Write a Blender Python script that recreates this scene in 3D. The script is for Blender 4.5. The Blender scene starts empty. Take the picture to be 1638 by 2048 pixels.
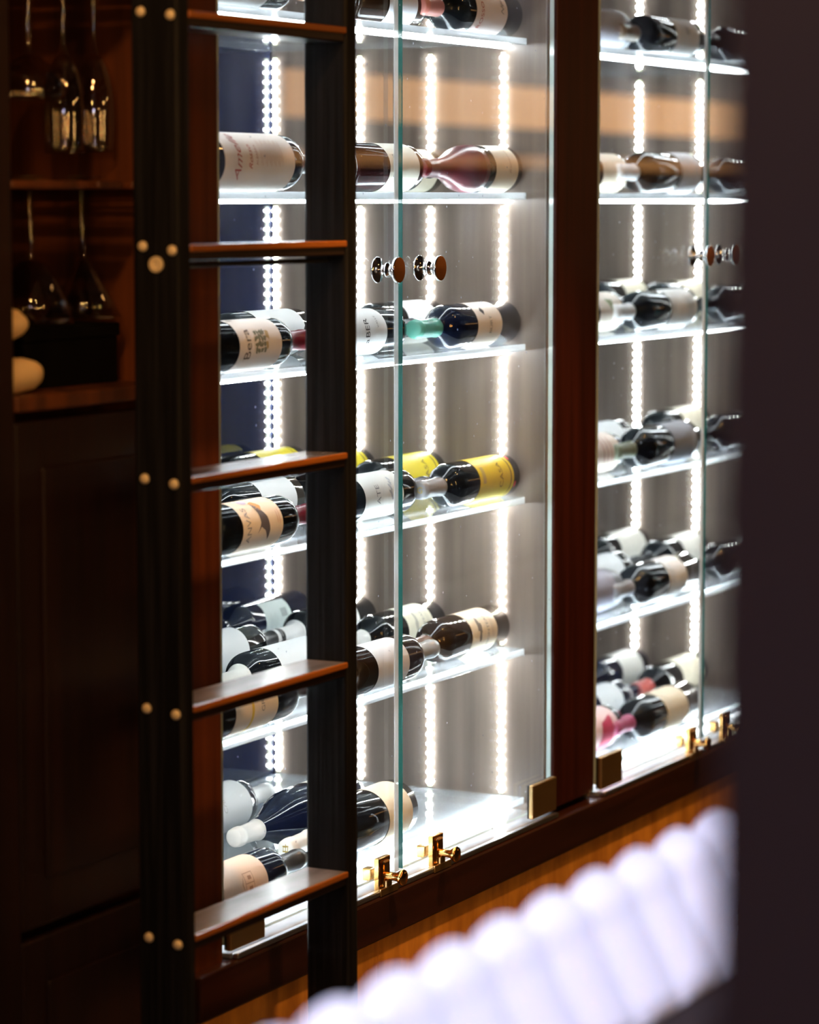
import bpy, bmesh, math, random
from mathutils import Vector, Matrix

random.seed(7)
scene = bpy.context.scene
COL = scene.collection
PI = math.pi

# ------------------------------------------------------------------ camera
CAM = Vector((-4.192, -2.155, 1.55))
YAW, PITCH = math.radians(27.055), math.radians(5.937)
fwd = Vector((math.cos(YAW) * math.cos(PITCH), math.sin(YAW) * math.cos(PITCH), -math.sin(PITCH)))
cd = bpy.data.cameras.new('camera')
cam = bpy.data.objects.new('camera', cd)
COL.objects.link(cam)
cam.location = CAM
cam.rotation_euler = fwd.to_track_quat('-Z', 'Y').to_euler()
cd.sensor_fit = 'HORIZONTAL'
cd.sensor_width = 24.0
cd.lens = 6000.0 / 1638.0 * 24.0
cd.clip_start = 0.05
cd.dof.use_dof = True
cd.dof.focus_distance = 4.75
cd.dof.aperture_fstop = 2.6
cd.dof.aperture_blades = 9
scene.camera = cam

# ------------------------------------------------------------------ world, light, exposure
w = bpy.data.worlds.new('world')
scene.world = w
w.use_nodes = True
w.node_tree.nodes['Background'].inputs[0].default_value = (0.55, 0.42, 0.5, 1)
w.node_tree.nodes['Background'].inputs[1].default_value = 0.004
vs = scene.view_settings
vs.view_transform = 'Standard'
vs.look = 'None'
vs.exposure = 0.35
vs.gamma = 1.0
vs.use_curve_mapping = False

LED_DIODE, LED_TAPE, LED_SHELF = 105.0, 5.0, 26.0
LED_COL = (0.90, 0.95, 1.0)


def lamp(kind, name, loc, target, power, col, size=0.05, cone=60, blend=0.6):
    d = bpy.data.lights.new(name, kind)
    d.energy = power
    d.color = col
    if kind == 'SPOT':
        d.spot_size = math.radians(cone)
        d.spot_blend = blend
        d.shadow_soft_size = size
    elif kind == 'POINT':
        d.shadow_soft_size = size
    else:
        d.size = size
    o = bpy.data.objects.new(name, d)
    COL.objects.link(o)
    o.location = loc
    if target is not None:
        o.rotation_euler = (Vector(target) - Vector(loc)).to_track_quat('-Z', 'Y').to_euler()
    return o


WARM = (1.0, 0.50, 0.16)
for x_ in (-0.45, 0.45, 1.35):
    lamp('SPOT', 'downlight', (x_, -0.85, 2.78), (x_ + 0.05, 0.05, 0.22), 115, WARM, 0.05, 30, 0.7)
lamp('SPOT', 'downlight', (0.6, -1.3, 2.78), (0.6, 0.0, 1.7), 12, WARM, 0.06, 80)
lamp('SPOT', 'downlight', (-2.6, -0.9, 2.78), (-0.9, 0.05, 1.4), 30, WARM, 0.06, 60)
lamp('SPOT', 'bench_fill_spot', (-2.35, -2.05, 2.78), (-2.05, -1.2, 0.95), 215, (0.62, 0.72, 1.0), 0.05, 36, 0.5)  # unseen spot added to whiten the bench headrest
lamp('POINT', 'cool_fill_lamp', (-5.6, -2.7, 2.3), None, 16, (0.66, 0.64, 1.0), 0.12)  # unseen lamp added to lift the column and the ladder's side
for p, e in (((-2.5, -2.8, 2.15), 5), ((-0.6, -2.8, 2.2), 5), ((0.8, -2.75, 2.3), 5),
             ((-4.4, -1.2, 2.45), 16), ((-4.9, -2.4, 2.1), 6), ((-1.75, -0.95, 2.30), 10), ((-2.4, -0.55, 2.35), 12)):
    lamp('POINT', 'unseen_warm_bulb', p, None, e, WARM, 0.028)  # out of view; those nearest the niche added to brighten its glasses

# ------------------------------------------------------------------ materials
def new_mat(name):
    m = bpy.data.materials.new(name)
    m.use_nodes = True
    nt = m.node_tree
    b = nt.nodes['Principled BSDF']
    return m, nt, b


def mat(name, col, rough=0.5, metal=0.0, coat=0.0, spec=0.5, emit=None, estr=0.0):
    m, nt, b = new_mat(name)
    b.inputs['Base Color'].default_value = (*col, 1)
    b.inputs['Roughness'].default_value = rough
    b.inputs['Metallic'].default_value = metal
    b.inputs['Coat Weight'].default_value = coat
    b.inputs['Specular IOR Level'].default_value = spec
    if emit:
        b.inputs['Emission Color'].default_value = (*emit, 1)
        b.inputs['Emission Strength'].default_value = estr
    return m


def wood(name, c1, c2, scale=(60, 60, 3), rough=0.4, coat=0.0, contrast=(0.35, 0.7), bump=0.0, spec=0.5, detail=4.0):
    m, nt, b = new_mat(name)
    tc = nt.nodes.new('ShaderNodeTexCoord')
    mp = nt.nodes.new('ShaderNodeMapping')
    mp.inputs['Scale'].default_value = scale
    nz = nt.nodes.new('ShaderNodeTexNoise')
    nz.inputs['Scale'].default_value = 1.0
    nz.inputs['Detail'].default_value = detail
    cr = nt.nodes.new('ShaderNodeValToRGB')
    cr.color_ramp.elements[0].position = contrast[0]
    cr.color_ramp.elements[1].position = contrast[1]
    cr.color_ramp.elements[0].color = (*c1, 1)
    cr.color_ramp.elements[1].color = (*c2, 1)
    L = nt.links.new
    L(tc.outputs['Object'], mp.inputs['Vector'])
    L(mp.outputs['Vector'], nz.inputs['Vector'])
    L(nz.outputs['Fac'], cr.inputs['Fac'])
    L(cr.outputs['Color'], b.inputs['Base Color'])
    b.inputs['Roughness'].default_value = rough
    b.inputs['Coat Weight'].default_value = coat
    b.inputs['Specular IOR Level'].default_value = spec
    if bump:
        bp = nt.nodes.new('ShaderNodeBump')
        bp.inputs['Strength'].default_value = bump
        bp.inputs['Distance'].default_value = 0.002
        L(nz.outputs['Fac'], bp.inputs['Height'])
        L(bp.outputs['Normal'], b.inputs['Normal'])
    return m


def glassy(name, tint, ior=1.5, rough=0.0, diffuse=0.0, dcol=(0.9, 0.95, 1.0), smudge=False):
    """thin see-through glass or acrylic: transparency, Fresnel gloss, optional milky share"""
    m = bpy.data.materials.new(name)
    m.use_nodes = True
    nt = m.node_tree
    nt.nodes.clear()
    out = nt.nodes.new('ShaderNodeOutputMaterial')
    tr = nt.nodes.new('ShaderNodeBsdfTransparent')
    tr.inputs[0].default_value = (*tint, 1)
    gl = nt.nodes.new('ShaderNodeBsdfGlossy')
    gl.inputs['Roughness'].default_value = rough
    fr = nt.nodes.new('ShaderNodeFresnel')
    # the pane is not refracting, so both of its faces take the outer Fresnel curve
    ge = nt.nodes.new('ShaderNodeNewGeometry')
    iv = nt.nodes.new('ShaderNodeMapRange')
    iv.inputs['To Min'].default_value = ior
    iv.inputs['To Max'].default_value = 1.0 / ior
    nt.links.new(ge.outputs['Backfacing'], iv.inputs['Value'])
    nt.links.new(iv.outputs['Result'], fr.inputs['IOR'])
    mx = nt.nodes.new('ShaderNodeMixShader')
    L = nt.links.new
    base = tr.outputs[0]
    if diffuse > 0 or smudge:
        df = nt.nodes.new('ShaderNodeBsdfDiffuse')
        df.inputs[0].default_value = (*dcol, 1)
        m2 = nt.nodes.new('ShaderNodeMixShader')
        m2.inputs[0].default_value = diffuse
        tl = nt.nodes.new('ShaderNodeBsdfTranslucent')
        tl.inputs[0].default_value = (*dcol, 1)
        m3 = nt.nodes.new('ShaderNodeMixShader')
        m3.inputs[0].default_value = 0.5
        nt.links.new(df.outputs[0], m3.inputs[1])
        nt.links.new(tl.outputs[0], m3.inputs[2])
        if smudge:
            tc = nt.nodes.new('ShaderNodeTexCoord')
            mp = nt.nodes.new('ShaderNodeMapping')
            mp.inputs['Scale'].default_value = (9, 9, 4)
            nz = nt.nodes.new('ShaderNodeTexNoise')
            nz.inputs['Scale'].default_value = 1.0
            nz.inputs['Detail'].default_value = 6.0
            cr = nt.nodes.new('ShaderNodeMapRange')
            cr.inputs['From Min'].default_value = 0.56
            cr.inputs['From Max'].default_value = 0.85
            cr.inputs['To Min'].default_value = 0.0
            cr.inputs['To Max'].default_value = 0.045
            sp = nt.nodes.new('ShaderNodeTexVoronoi')
            sp.inputs['Scale'].default_value = 26.0
            lt = nt.nodes.new('ShaderNodeMath')
            lt.operation = 'LESS_THAN'
            lt.inputs[1].default_value = 0.045
            mu = nt.nodes.new('ShaderNodeMath')
            mu.operation = 'MULTIPLY'
            mu.inputs[1].default_value = 0.35
            ad = nt.nodes.new('ShaderNodeMath')
            ad.operation = 'ADD'
            L(tc.outputs['Object'], mp.inputs['Vector'])
            L(mp.outputs['Vector'], nz.inputs['Vector'])
            L(nz.outputs['Fac'], cr.inputs['Value'])
            L(tc.outputs['Object'], sp.inputs['Vector'])
            L(sp.outputs['Distance'], lt.inputs[0])
            L(lt.outputs[0], mu.inputs[0])
            L(cr.outputs['Result'], ad.inputs[0])
            L(mu.outputs[0], ad.inputs[1])
            L(ad.outputs[0], m2.inputs[0])
        L(tr.outputs[0], m2.inputs[1])
        L(m3.outputs[0], m2.inputs[2])
        base = m2.outputs[0]
    L(fr.outputs[0], mx.inputs[0])
    L(base, mx.inputs[1])
    L(gl.outputs[0], mx.inputs[2])
    L(mx.outputs[0], out.inputs[0])
    return m


M = {}
M['dark_wood'] = wood('dark_red_brown_wood', (0.030, 0.0060, 0.0040), (0.060, 0.0115, 0.0070), (40, 40, 2), 0.42, 0.0, spec=0.2)
M['post_wood'] = wood('warm_red_brown_wood', (0.058, 0.014, 0.004), (0.105, 0.027, 0.007), (40, 40, 2), 0.42, 0.0, spec=0.2)
M['sill_wood'] = wood('sill_wood', (0.020, 0.005, 0.003), (0.040, 0.010, 0.005), (3, 40, 40), 0.33, 0.2)
M['niche_wood'] = wood('niche_wood', (0.055, 0.016, 0.005), (0.19, 0.052, 0.011), (22, 22, 1.2), 0.45)
M['hutch_wood'] = wood('hutch_wood', (0.010, 0.0035, 0.0025), (0.020, 0.006, 0.004), (40, 40, 2), 0.4)
M['veneer'] = wood('orange_burl_veneer', (0.50, 0.19, 0.025), (0.85, 0.38, 0.06), (30, 30, 9), 0.42, 0.1, (0.3, 0.72), detail=5)
M['ladder_wood'] = wood('black_stained_oak', (0.004, 0.004, 0.0052), (0.016, 0.016, 0.020), (150, 150, 4), 0.5, 0.0, (0.4, 0.75), 0.35, 0.18)
M['lit_tread_edge'] = mat('lit_orange_edge', (0.32, 0.10, 0.015), 0.35, 0, 0.2)  # warm light along the tread edges, put in as an orange strip
M['tread_side'] = mat('dark_tread_side', (0.018, 0.010, 0.008), 0.35, 0, 0.2)
M['tread_top_sheen'] = wood('tread_top_sheen', (0.12, 0.105, 0.11), (0.30, 0.28, 0.30), (9, 30, 30), 0.34, 1.0, (0.35, 0.7))  # pale tone puts the cabinet's reflected light into the tread tops
M['tread_top_sheen'].node_tree.nodes['Principled BSDF'].inputs['Coat IOR'].default_value = 1.9
M['tread_top_sheen'].node_tree.nodes['Principled BSDF'].inputs['Coat Roughness'].default_value = 0.16
M['panel'] = wood('brushed_taupe_panel', (0.120, 0.090, 0.072), (0.285, 0.222, 0.180), (60, 22, 0.9), 0.34, 0.0, (0.3, 0.7), 0.0)
M['back_glass'] = mat('navy_back_glass', (0.006, 0.010, 0.030), 0.06, 0, 0.0, 0.8)
M['deck'] = mat('white_deck', (0.36, 0.37, 0.39), 0.15)
M['acrylic'] = glassy('shelf_acrylic', (0.93, 0.97, 0.98), 1.45, 0.03, 0.30)
M['edge'] = glassy('shelf_edge', (0.93, 0.97, 0.98), 1.45, 0.05, 0.75)
M['door_glass'] = glassy('door_glass', (0.97, 0.99, 0.985), 1.42, 0.0, 0.0, (0.75, 0.8, 1.0), True)
M['glass_edge'] = mat('teal_glass_edge', (0.004, 0.10, 0.085), 0.3, 0, 0.0, 0.15)
M['led_lit_edge'] = mat('led_lit_glass_edge', (0.55, 0.70, 0.70), 0.15, 0, 0.6)  # LED reflection on the glass ends put into a lighter colour
M['edge_glint'] = glassy('milky_edge_glint', (0.9, 0.95, 0.95), 1.5, 0.1, 0.75, (0.86, 0.9, 0.92))  # milky strip added for the bright glass end seen through the door
M['stemware'] = glassy('stemware_glass', (0.88, 0.86, 0.84), 2.0)
M['chrome'] = mat('chrome', (0.88, 0.88, 0.88), 0.07, 1.0)
M['copper'] = mat('copper_face', (0.80, 0.33, 0.10), 0.32, 1.0)
M['gold'] = mat('gilt_brass', (0.80, 0.45, 0.14), 0.16, 1.0)
M['bronze'] = mat('satin_bronze', (0.62, 0.42, 0.20), 0.42, 1.0)
M['brass_bolt'] = mat('aged_brass', (0.90, 0.76, 0.50), 0.5, 0.15)
M['rubber'] = mat('black_rubber', (0.01, 0.01, 0.01), 0.6)
M['alu'] = mat('aluminium', (0.75, 0.77, 0.8), 0.28, 1.0)
M['diode'] = mat('led_diode', (1, 1, 1), 0.4, emit=LED_COL, estr=LED_DIODE)
M['tape'] = mat('led_tape', (0.9, 0.9, 0.85), 0.4, emit=(0.86, 0.98, 0.62), estr=LED_TAPE)
M['shelf_led'] = mat('shelf_led', (0.9, 0.9, 0.9), 0.4, emit=LED_COL, estr=LED_SHELF)
M['napkin'] = mat('cream_napkin', (0.90, 0.66, 0.36), 0.85)
M['black_box'] = mat('black_lacquer', (0.0015, 0.0012, 0.0012), 0.7, 0, 0, 0.1)
M['channel'] = mat('white_leather', (0.70, 0.73, 0.86), 0.38)
M['bench_dark'] = mat('dark_upholstery', (0.02, 0.016, 0.022), 0.6)
M['column'] = mat('plum_black_paint', (0.046, 0.046, 0.105), 0.45)
M['plaster'] = mat('dark_plaster', (0.022, 0.016, 0.018), 0.9)
M['floor'] = wood('dark_floor', (0.02, 0.012, 0.008), (0.05, 0.03, 0.02), (3, 30, 1), 0.4)
M['amber'] = mat('amber_glow_panel', (0.8, 0.4, 0.12), 0.5, emit=(1.0, 0.48, 0.17), estr=2.4)
M['amber_dim'] = mat('dim_amber_panel', (0.8, 0.4, 0.12), 0.5, emit=(1.0, 0.45, 0.15), estr=1.0)
M['tube_glow'] = mat('warm_tube_glow', (1, 0.8, 0.5), 0.4, emit=(1.0, 0.55, 0.18), estr=62)
M['cream_cap'] = mat('cream_foil', (0.80, 0.74, 0.66), 0.35)

# ------------------------------------------------------------------ helpers
ORIGIN = {}


def link(name, bm, m, parent=None, smooth=False, kind=None, label=None):
    """bm is in world coordinates; parents never carry rotation unless noted"""
    me = bpy.data.meshes.new(name)
    off = ORIGIN.get(parent.as_pointer(), Vector((0, 0, 0))) if parent else Vector((0, 0, 0))
    if off.length > 0:
        bmesh.ops.translate(bm, verts=bm.verts, vec=-off)
    bm.normal_update()
    bm.to_mesh(me)
    bm.free()
    for x in (m if isinstance(m, (list, tuple)) else [m]):
        me.materials.append(x)
    if smooth:
        for p in me.polygons:
            p.use_smooth = True
    o = bpy.data.objects.new(name, me)
    COL.objects.link(o)
    if parent:
        o.parent = parent
    ORIGIN[o.as_pointer()] = off.copy()
    if kind:
        o['kind'] = kind
    if label:
        o['label'] = label
    return o


def thing(name, loc, label=None, cat=None, group=None, kind=None):
    o = bpy.data.objects.new(name, None)
    o.empty_display_size = 0.05
    COL.objects.link(o)
    o.location = loc
    ORIGIN[o.as_pointer()] = Vector(loc)
    tag(o, label, cat, group, kind)
    return o


def tag(o, label=None, cat=None, group=None, kind=None):
    if label:
        o['label'] = label
    if cat:
        o['category'] = cat
    if group:
        o['group'] = group
    if kind:
        o['kind'] = kind
    return o


def box(x0, x1, y0, y1, z0, z1, bev=0.0, seg=2, bm=None):
    own = bm is None
    b = bmesh.new()
    bmesh.ops.create_cube(b, size=1.0)
    for v in b.verts:
        v.co = Vector(((x0 + x1) / 2 + v.co.x * (x1 - x0), (y0 + y1) / 2 + v.co.y * (y1 - y0), (z0 + z1) / 2 + v.co.z * (z1 - z0)))
    if bev > 0:
        bmesh.ops.bevel(b, geom=list(b.edges), offset=bev, segments=seg, profile=0.5, affect='EDGES')
    if own:
        return b
    merge(bm, b)
    return bm


def merge(dst, src):
    vm = {}
    for v in src.verts:
        vm[v] = dst.verts.new(v.co)
    for f in src.faces:
        try:
            nf = dst.faces.new([vm[v] for v in f.verts])
            nf.material_index = f.material_index
            nf.smooth = f.smooth
        except ValueError:
            pass
    src.free()


def lathe(profile, segs=32, closed_ends=True):
    """profile: list of (t, r); axis +X from origin"""
    bm = bmesh.new()
    rings = []
    for t, r in profile:
        if r < 1e-6:
            rings.append([bm.verts.new((t, 0, 0))])
        else:
            rings.append([bm.verts.new((t, r * math.cos(2 * PI * i / segs), r * math.sin(2 * PI * i / segs))) for i in range(segs)])
    for a, b in zip(rings[:-1], rings[1:]):
        for i in range(segs):
            j = (i + 1) % segs
            if len(a) == 1 and len(b) == 1:
                continue
            if len(a) == 1:
                bm.faces.new((a[0], b[j], b[i]))
            elif len(b) == 1:
                bm.faces.new((a[i], a[j], b[0]))
            else:
                bm.faces.new((a[i], a[j], b[j], b[i]))
    bmesh.ops.recalc_face_normals(bm, faces=bm.faces)
    return bm


def xform(bm, mtx):
    bmesh.ops.transform(bm, matrix=mtx, verts=bm.verts)
    return bm


AX = {'x': Matrix.Identity(4), 'z': Matrix.Rotation(-PI / 2, 4, 'Y'), '-y': Matrix.Rotation(-PI / 2, 4, 'Z'), '-x': Matrix.Rotation(PI, 4, 'Z')}


def turned(profile, loc, axis, segs=28):
    return xform(lathe(profile, segs), Matrix.Translation(loc) @ AX[axis])


# ------------------------------------------------------------------ the room
def struct(name, bm, m, parent=None):
    o = link(name, bm, m, parent)
    if parent is None:
        o['kind'] = 'structure'
    return o


struct('floor', box(-6.5, 11.1, -3.3, 1.0, -0.05, 0.0), M['floor'])
struct('ceiling', box(-6.5, 11.1, -3.3, 1.0, 2.95, 3.0), M['plaster'])
struct('wall_back', box(-6.5, 11.1, 0.66, 0.72, 0.0, 2.95), M['plaster'])
struct('wall_front', box(-6.5, 11.1, -3.3, -3.2, 0.0, 2.95), M['plaster'])
struct('wall_right', box(11.0, 11.1, -3.2, 0.66, 0.0, 2.95), M['plaster'])
struct('wall_left', box(-6.5, -6.4, -3.2, 0.66, 0.0, 2.95), M['plaster'])

# unseen glowing bands and boards, added so the glass doors reflect orange
t = thing('amber_bands', (7.6, -3.15, 1.4), 'added amber glowing bands opposite the wine cabinets, for their orange reflection', 'shelf')
link('amber_panel', box(5.3, 10.2, -3.198, -3.17, 1.85, 2.02), M['amber'], t)
link('amber_panel', box(5.3, 10.2, -3.198, -3.17, 1.685, 1.735), M['amber_dim'], t)
link('band_board', box(5.2, 10.3, -3.198, -3.05, 1.78, 1.81, 0.004), M['dark_wood'], t)
link('band_board', box(5.2, 10.3, -3.198, -3.05, 2.05, 2.08, 0.004), M['dark_wood'], t)

for i, x in enumerate((-5.3, -3.9, -2.9, -1.9, -0.7)):  # unseen glowing tubes added to streak the stemware with highlights
    t = thing('highlight_tube', (x, -3.2, 1.45), 'added warm light tube for glints on the glassware, %s from the left-hand wall' % ('first', 'second', 'third', 'fourth', 'fifth')[i], 'lamp', 'added light tubes behind the camera')
    link('mount', box(x - 0.03, x + 0.03, -3.199, -3.175, 1.40, 2.06, 0.004), M['gold'], t)
    link('tube', turned([(0, 0), (0, 0.014), (0.55, 0.014), (0.55, 0)], (x, -3.145, 1.455), 'z', 16), M['tube_glow'], t, True)
    link('bracket', box(x - 0.008, x + 0.008, -3.176, -3.14, 1.435, 1.4555, 0.002), M['gold'], t)

# ------------------------------------------------------------------ cabinet surround
struct('trim_1', box(-0.655, -0.560, 0.000, 0.30, 0.395, 2.30, 0.003), M['post_wood'])
o = struct('trim_2', box(0.592, 0.768, 0.000, 0.56, 0.475, 2.30, 0.003), M['dark_wood'])
struct('trim_3', box(1.868, 2.05, 0.000, 0.56, 0.475, 2.30, 0.003), M['dark_wood'])
struct('trim_4', box(-0.655, 2.05, -0.019, 0.02, 0.395, 0.464, 0.004), M['sill_wood'])
struct('trim_5', box(-0.655, 2.05, -0.012, 0.30, 2.16, 2.40, 0.004), M['dark_wood'])

wp = thing('trim_6', (0.7, 0.012, 0.0), kind='structure')
for i, (a, b) in enumerate([(-0.655, -0.098), (-0.096, 0.46), (0.462, 1.02), (1.022, 1.58), (1.582, 2.05)]):
    link('veneer_panel', box(a, b, -0.008, 0.03, 0.05, 0.3945, 0.0012, 1), M['veneer'], wp)

# ------------------------------------------------------------------ wine cabinets
SHELF_Z = [1.817, 1.551, 1.288, 1.019, 0.750, 0.483]       # undersides of the six shelves
SH_T = 0.0115
SH_F = 0.052                                                # front edge depth
TOPZ = [z + SH_T for z in SHELF_Z]
STRIP_Y = [0.097, 0.239, 0.380, 0.553]


def led_strip_vertical(x, y, z0, z1, parent, q=-1):
    def bx_(a, b, *r, **k):
        return box(min(x + q * a, x + q * b), max(x + q * a, x + q * b), *r, **k)
    s = link('led_strip', bx_(0.0, 0.002, y - 0.0035, y + 0.0035, z0, z1), M['tape'], parent, label='white LED tape on the side panel')
    bm = bmesh.new()
    n = int((z1 - z0) / 0.0167)
    for i in range(n):
        zc = z0 + (i + 0.5) * (z1 - z0) / n
        bx_(0.002, 0.0042, y - 0.0052, y + 0.0052, zc - 0.0022, zc + 0.0022, bm=bm)
    link('diodes', bm, M['diode'], s, kind='stuff')


def door(cab, x0, x1, hinge, name_label):
    """one frameless glass leaf: pane with knob, clamp and lock"""
    bm = box(x0, x1, 0.0, 0.008, 0.486, 2.15)
    bm.normal_update()
    for f in bm.faces:
        n_ = f.normal
        f.material_index = 0 if abs(n_.y) > 0.5 else (1 if n_.x < -0.5 and hinge > 0 else (0 if n_.x > 0.5 and hinge < 0 else 2))
    d = link('door', bm, [M['door_glass'], M['glass_edge'], M['led_lit_edge']], cab, label=name_label)
    meet = x1 if hinge < 0 else x0
    s = -1 if hinge < 0 else 1
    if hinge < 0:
        link('bright_edge_strip', box(x1 - 0.0275, x1 - 0.0145, -0.0018, -0.0002, 0.486, 2.15, 0.0005, 1), M['edge_glint'], d, label='added milky strip for the bright band near the meeting edge')
    # spool knob, copper face
    kx = meet + s * 0.085 if hinge < 0 else meet + 0.055
    prof = [(0, 0), (0, 0.019), (0.002, 0.0205), (0.004, 0.019), (0.006, 0.011), (0.010, 0.0075), (0.015, 0.0075), (0.018, 0.0115), (0.021, 0.012),
            (0.024, 0.0085), (0.028, 0.0085), (0.031, 0.014), (0.035, 0.0195), (0.038, 0.0205), (0.040, 0.0195)]
    k = turned(prof, (kx, 0.0, 1.443), '-y')
    for f in k.faces:
        f.smooth = True
    face = turned([(0.0400, 0.0195), (0.0402, 0.018), (0.0405, 0)], (kx, 0, 1.443), '-y')
    for f in face.faces:
        f.material_index = 1
    merge(k, face)
    link('knob', k, [M['chrome'], M['copper']], d)
    # corner clamp
    hx0, hx1 = (x0 - 0.001, x0 + 0.098) if hinge < 0 else (x1 - 0.098, x1 + 0.001)
    c = box(hx0, hx1, -0.012, -0.0035, 0.478, 0.538, 0.0022)
    link('hinge_clamp', c, M['bronze'], d)
    g = box(hx0 + 0.001, hx1 - 0.001, -0.0035, 0.0, 0.479, 0.537)
    link('clamp_gasket', g, M['rubber'], d)
    # gilt lock with thumb knob
    lx = meet + s * 0.078 if hinge < 0 else meet + 0.108
    lk = box(lx - 0.019, lx + 0.019, -0.010, -0.0005, 0.470, 0.522, 0.0015)
    box(lx - 0.012, lx + 0.012, -0.014, -0.009, 0.475, 0.517, 0.003, bm=lk)
    kn = turned([(0, 0.0075), (0.010, 0.0065), (0.020, 0.007), (0.026, 0.0115), (0.030, 0.013), (0.033, 0.0118), (0.034, 0.0)], (lx, -0.012, 0.492), '-y', 24)
    for f in kn.faces:
        f.smooth = True
    merge(lk, kn)
    box(lx - 0.009, lx + 0.009, 0.010, 0.026, 0.482, 0.502, 0.002, bm=lk)
    link('lock', lk, M['gold'], d, label='gilt lock with a thumb knob')
    return lx


def cabinet(xl, xr, xm, dl0, dr1, label):
    cab = thing('wine_cabinet', ((xl + xr) / 2, 0.28, 0.464), label, 'cabinet', 'lit wine cabinets')
    link('side_panel', box(xr, xr + 0.014, 0.014, 0.56, 0.464, 2.20), M['panel'], cab)
    link('side_panel', box(xl - 0.014, xl, 0.014, 0.56, 0.464, 2.20), M['panel'], cab)
    link('back_panel', box(xl - 0.014, xr + 0.014, 0.562, 0.575, 0.464, 2.20), M['back_glass'], cab, label='glossy navy back panel')
    link('top_panel', box(xl, xr, 0.014, 0.56, 2.185, 2.20), M['panel'], cab)
    link('deck', box(xl, xr, -0.004, 0.56, 0.4642, 0.4715, 0.001, 1), M['deck'], cab, label='white bottom board')
    link('door_track', box(xl, xr, -0.0165, -0.006, 0.4645, 0.473, 0.0015, 1), M['alu'], cab)
    for z in SHELF_Z:
        bm = box(xl + 0.002, xr - 0.001, SH_F, 0.555, z, z + SH_T, 0.001, 1)
        bm.normal_update()
        for f in bm.faces:
            f.material_index = 1 if f.normal.y < -0.3 else 0
        s = link('shelf', bm, [M['acrylic'], M['edge']], cab)
        lb = bmesh.new()
        y0 = 0.084
        box(xl + 0.01, xr - 0.004, y0, y0 + 0.010, z - 0.0035, z - 0.0002, bm=lb)
        n = int((xr - xl) / 0.0167)
        for i in range(n):
            xc = xl + 0.015 + (i + 0.5) * (xr - xl - 0.02) / n
            box(xc - 0.0035, xc + 0.0035, y0 + 0.001, y0 + 0.008, z - 0.0062, z - 0.0035, bm=lb)
        link('shelf_light', lb, M['shelf_led'], s, label='row of LEDs under the shelf front')
    zz = [0.4715] + [q for z in reversed(SHELF_Z) for q in (z - 0.008, z + SH_T)] + [2.185]
    for y in STRIP_Y:
        for a, b in zip(zz[0::2], zz[1::2]):
            if b - a > 0.05:
                led_strip_vertical(xr, y, a + 0.004, b - 0.004, cab)
                if 0.2 < y < 0.5:
                    led_strip_vertical(xl, y, a + 0.004, b - 0.004, cab, 1)
    l1 = door(cab, dl0, xm - 0.0015, -1, 'left glass door')
    l2 = door(cab, xm + 0.0015, dr1, 1, 'right glass door')
    for lx in (l1, l2):
        bm = box(lx - 0.03, lx + 0.03, -0.019, -0.0168, 0.4645, 0.476, 0.0006, 1)
        box(lx - 0.009, lx + 0.009, -0.0185, -0.0145, 0.468, 0.486, 0.001, bm=bm)
        link('lock_keep', bm, M['bronze'], cab)
    return cab


cabinet(-0.545, 0.577, 0.002, -0.557, 0.575, 'nearer glass-doored wine cabinet behind the black ladder')
cabinet(0.782, 1.865, 1.311, 0.776, 1.852, 'farther glass-doored wine cabinet beyond the brown post')

# ------------------------------------------------------------------ ladder
LX0, LX1 = -0.913, -0.429
LY0, LY1 = -0.150, -0.081
TH = 0.031
ladder = thing('ladder', (-0.671, -0.115, 0.0), 'black stained wooden ladder standing against the nearer wine cabinet', 'ladder')
TREADS = [1.492 - 0.298 * 4, 1.492 - 0.298 * 3, 0.896, 1.194, 1.492, 1.790, 2.088, 2.386]
TREADS = [0.298, 0.596 - 0.006, 0.894, 1.194, 1.493, 1.790, 2.088, 2.386]
for x in (LX0, LX1 - TH):
    st = link('stile', box(x, x + TH, LY0, LY1, 0.0, 2.62, 0.0045, 3), M['ladder_wood'], ladder)
    if x == LX0:
        for z in TREADS:
            for y, dz in ((-0.097, -0.002), (-0.141, -0.007)):
                b = turned([(0, 0), (0, 0.0068), (0.002, 0.0066), (0.0042, 0.0045), (0.005, 0)], (x, y, z + dz), '-x', 20)
                link('bolt', b, M['brass_bolt'], st, True)
        wsh = turned([(0.0, 0.0105), (0.0025, 0.0100), (0.003, 0.0055), (0.0015, 0.0045), (0.0012, 0)], (x, -0.117, 1.468), '-x', 24)
        link('washer', wsh, M['brass_bolt'], st, False)
for z in TREADS:
    bm = box(LX0 + TH, LX1 - TH, LY0 + 0.003, LY1, z - 0.0205, z, 0.002, 2)
    bm.normal_update()
    for f in bm.faces:
        f.material_index = 0 if f.normal.z > 0.5 else 1
    tr_ = link('tread', bm, [M['tread_top_sheen'], M['tread_side']], ladder)
    link('lit_tread_edge', box(LX0 + TH, LX1 - TH, LY0 - 0.001, LY0 + 0.0035, z - 0.009, z + 0.0003, 0.002, 2), M['lit_tread_edge'], tr_, label='front edge strip with the warm light painted in orange')
link('tie_rod', turned([(0, 0.0035), (LX1 - LX0 - 2 * TH, 0.0035)], (LX0 + TH, -0.117, 1.4655), 'x', 12), M['rubber'], ladder, True, label='thin dark metal rod')

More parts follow.
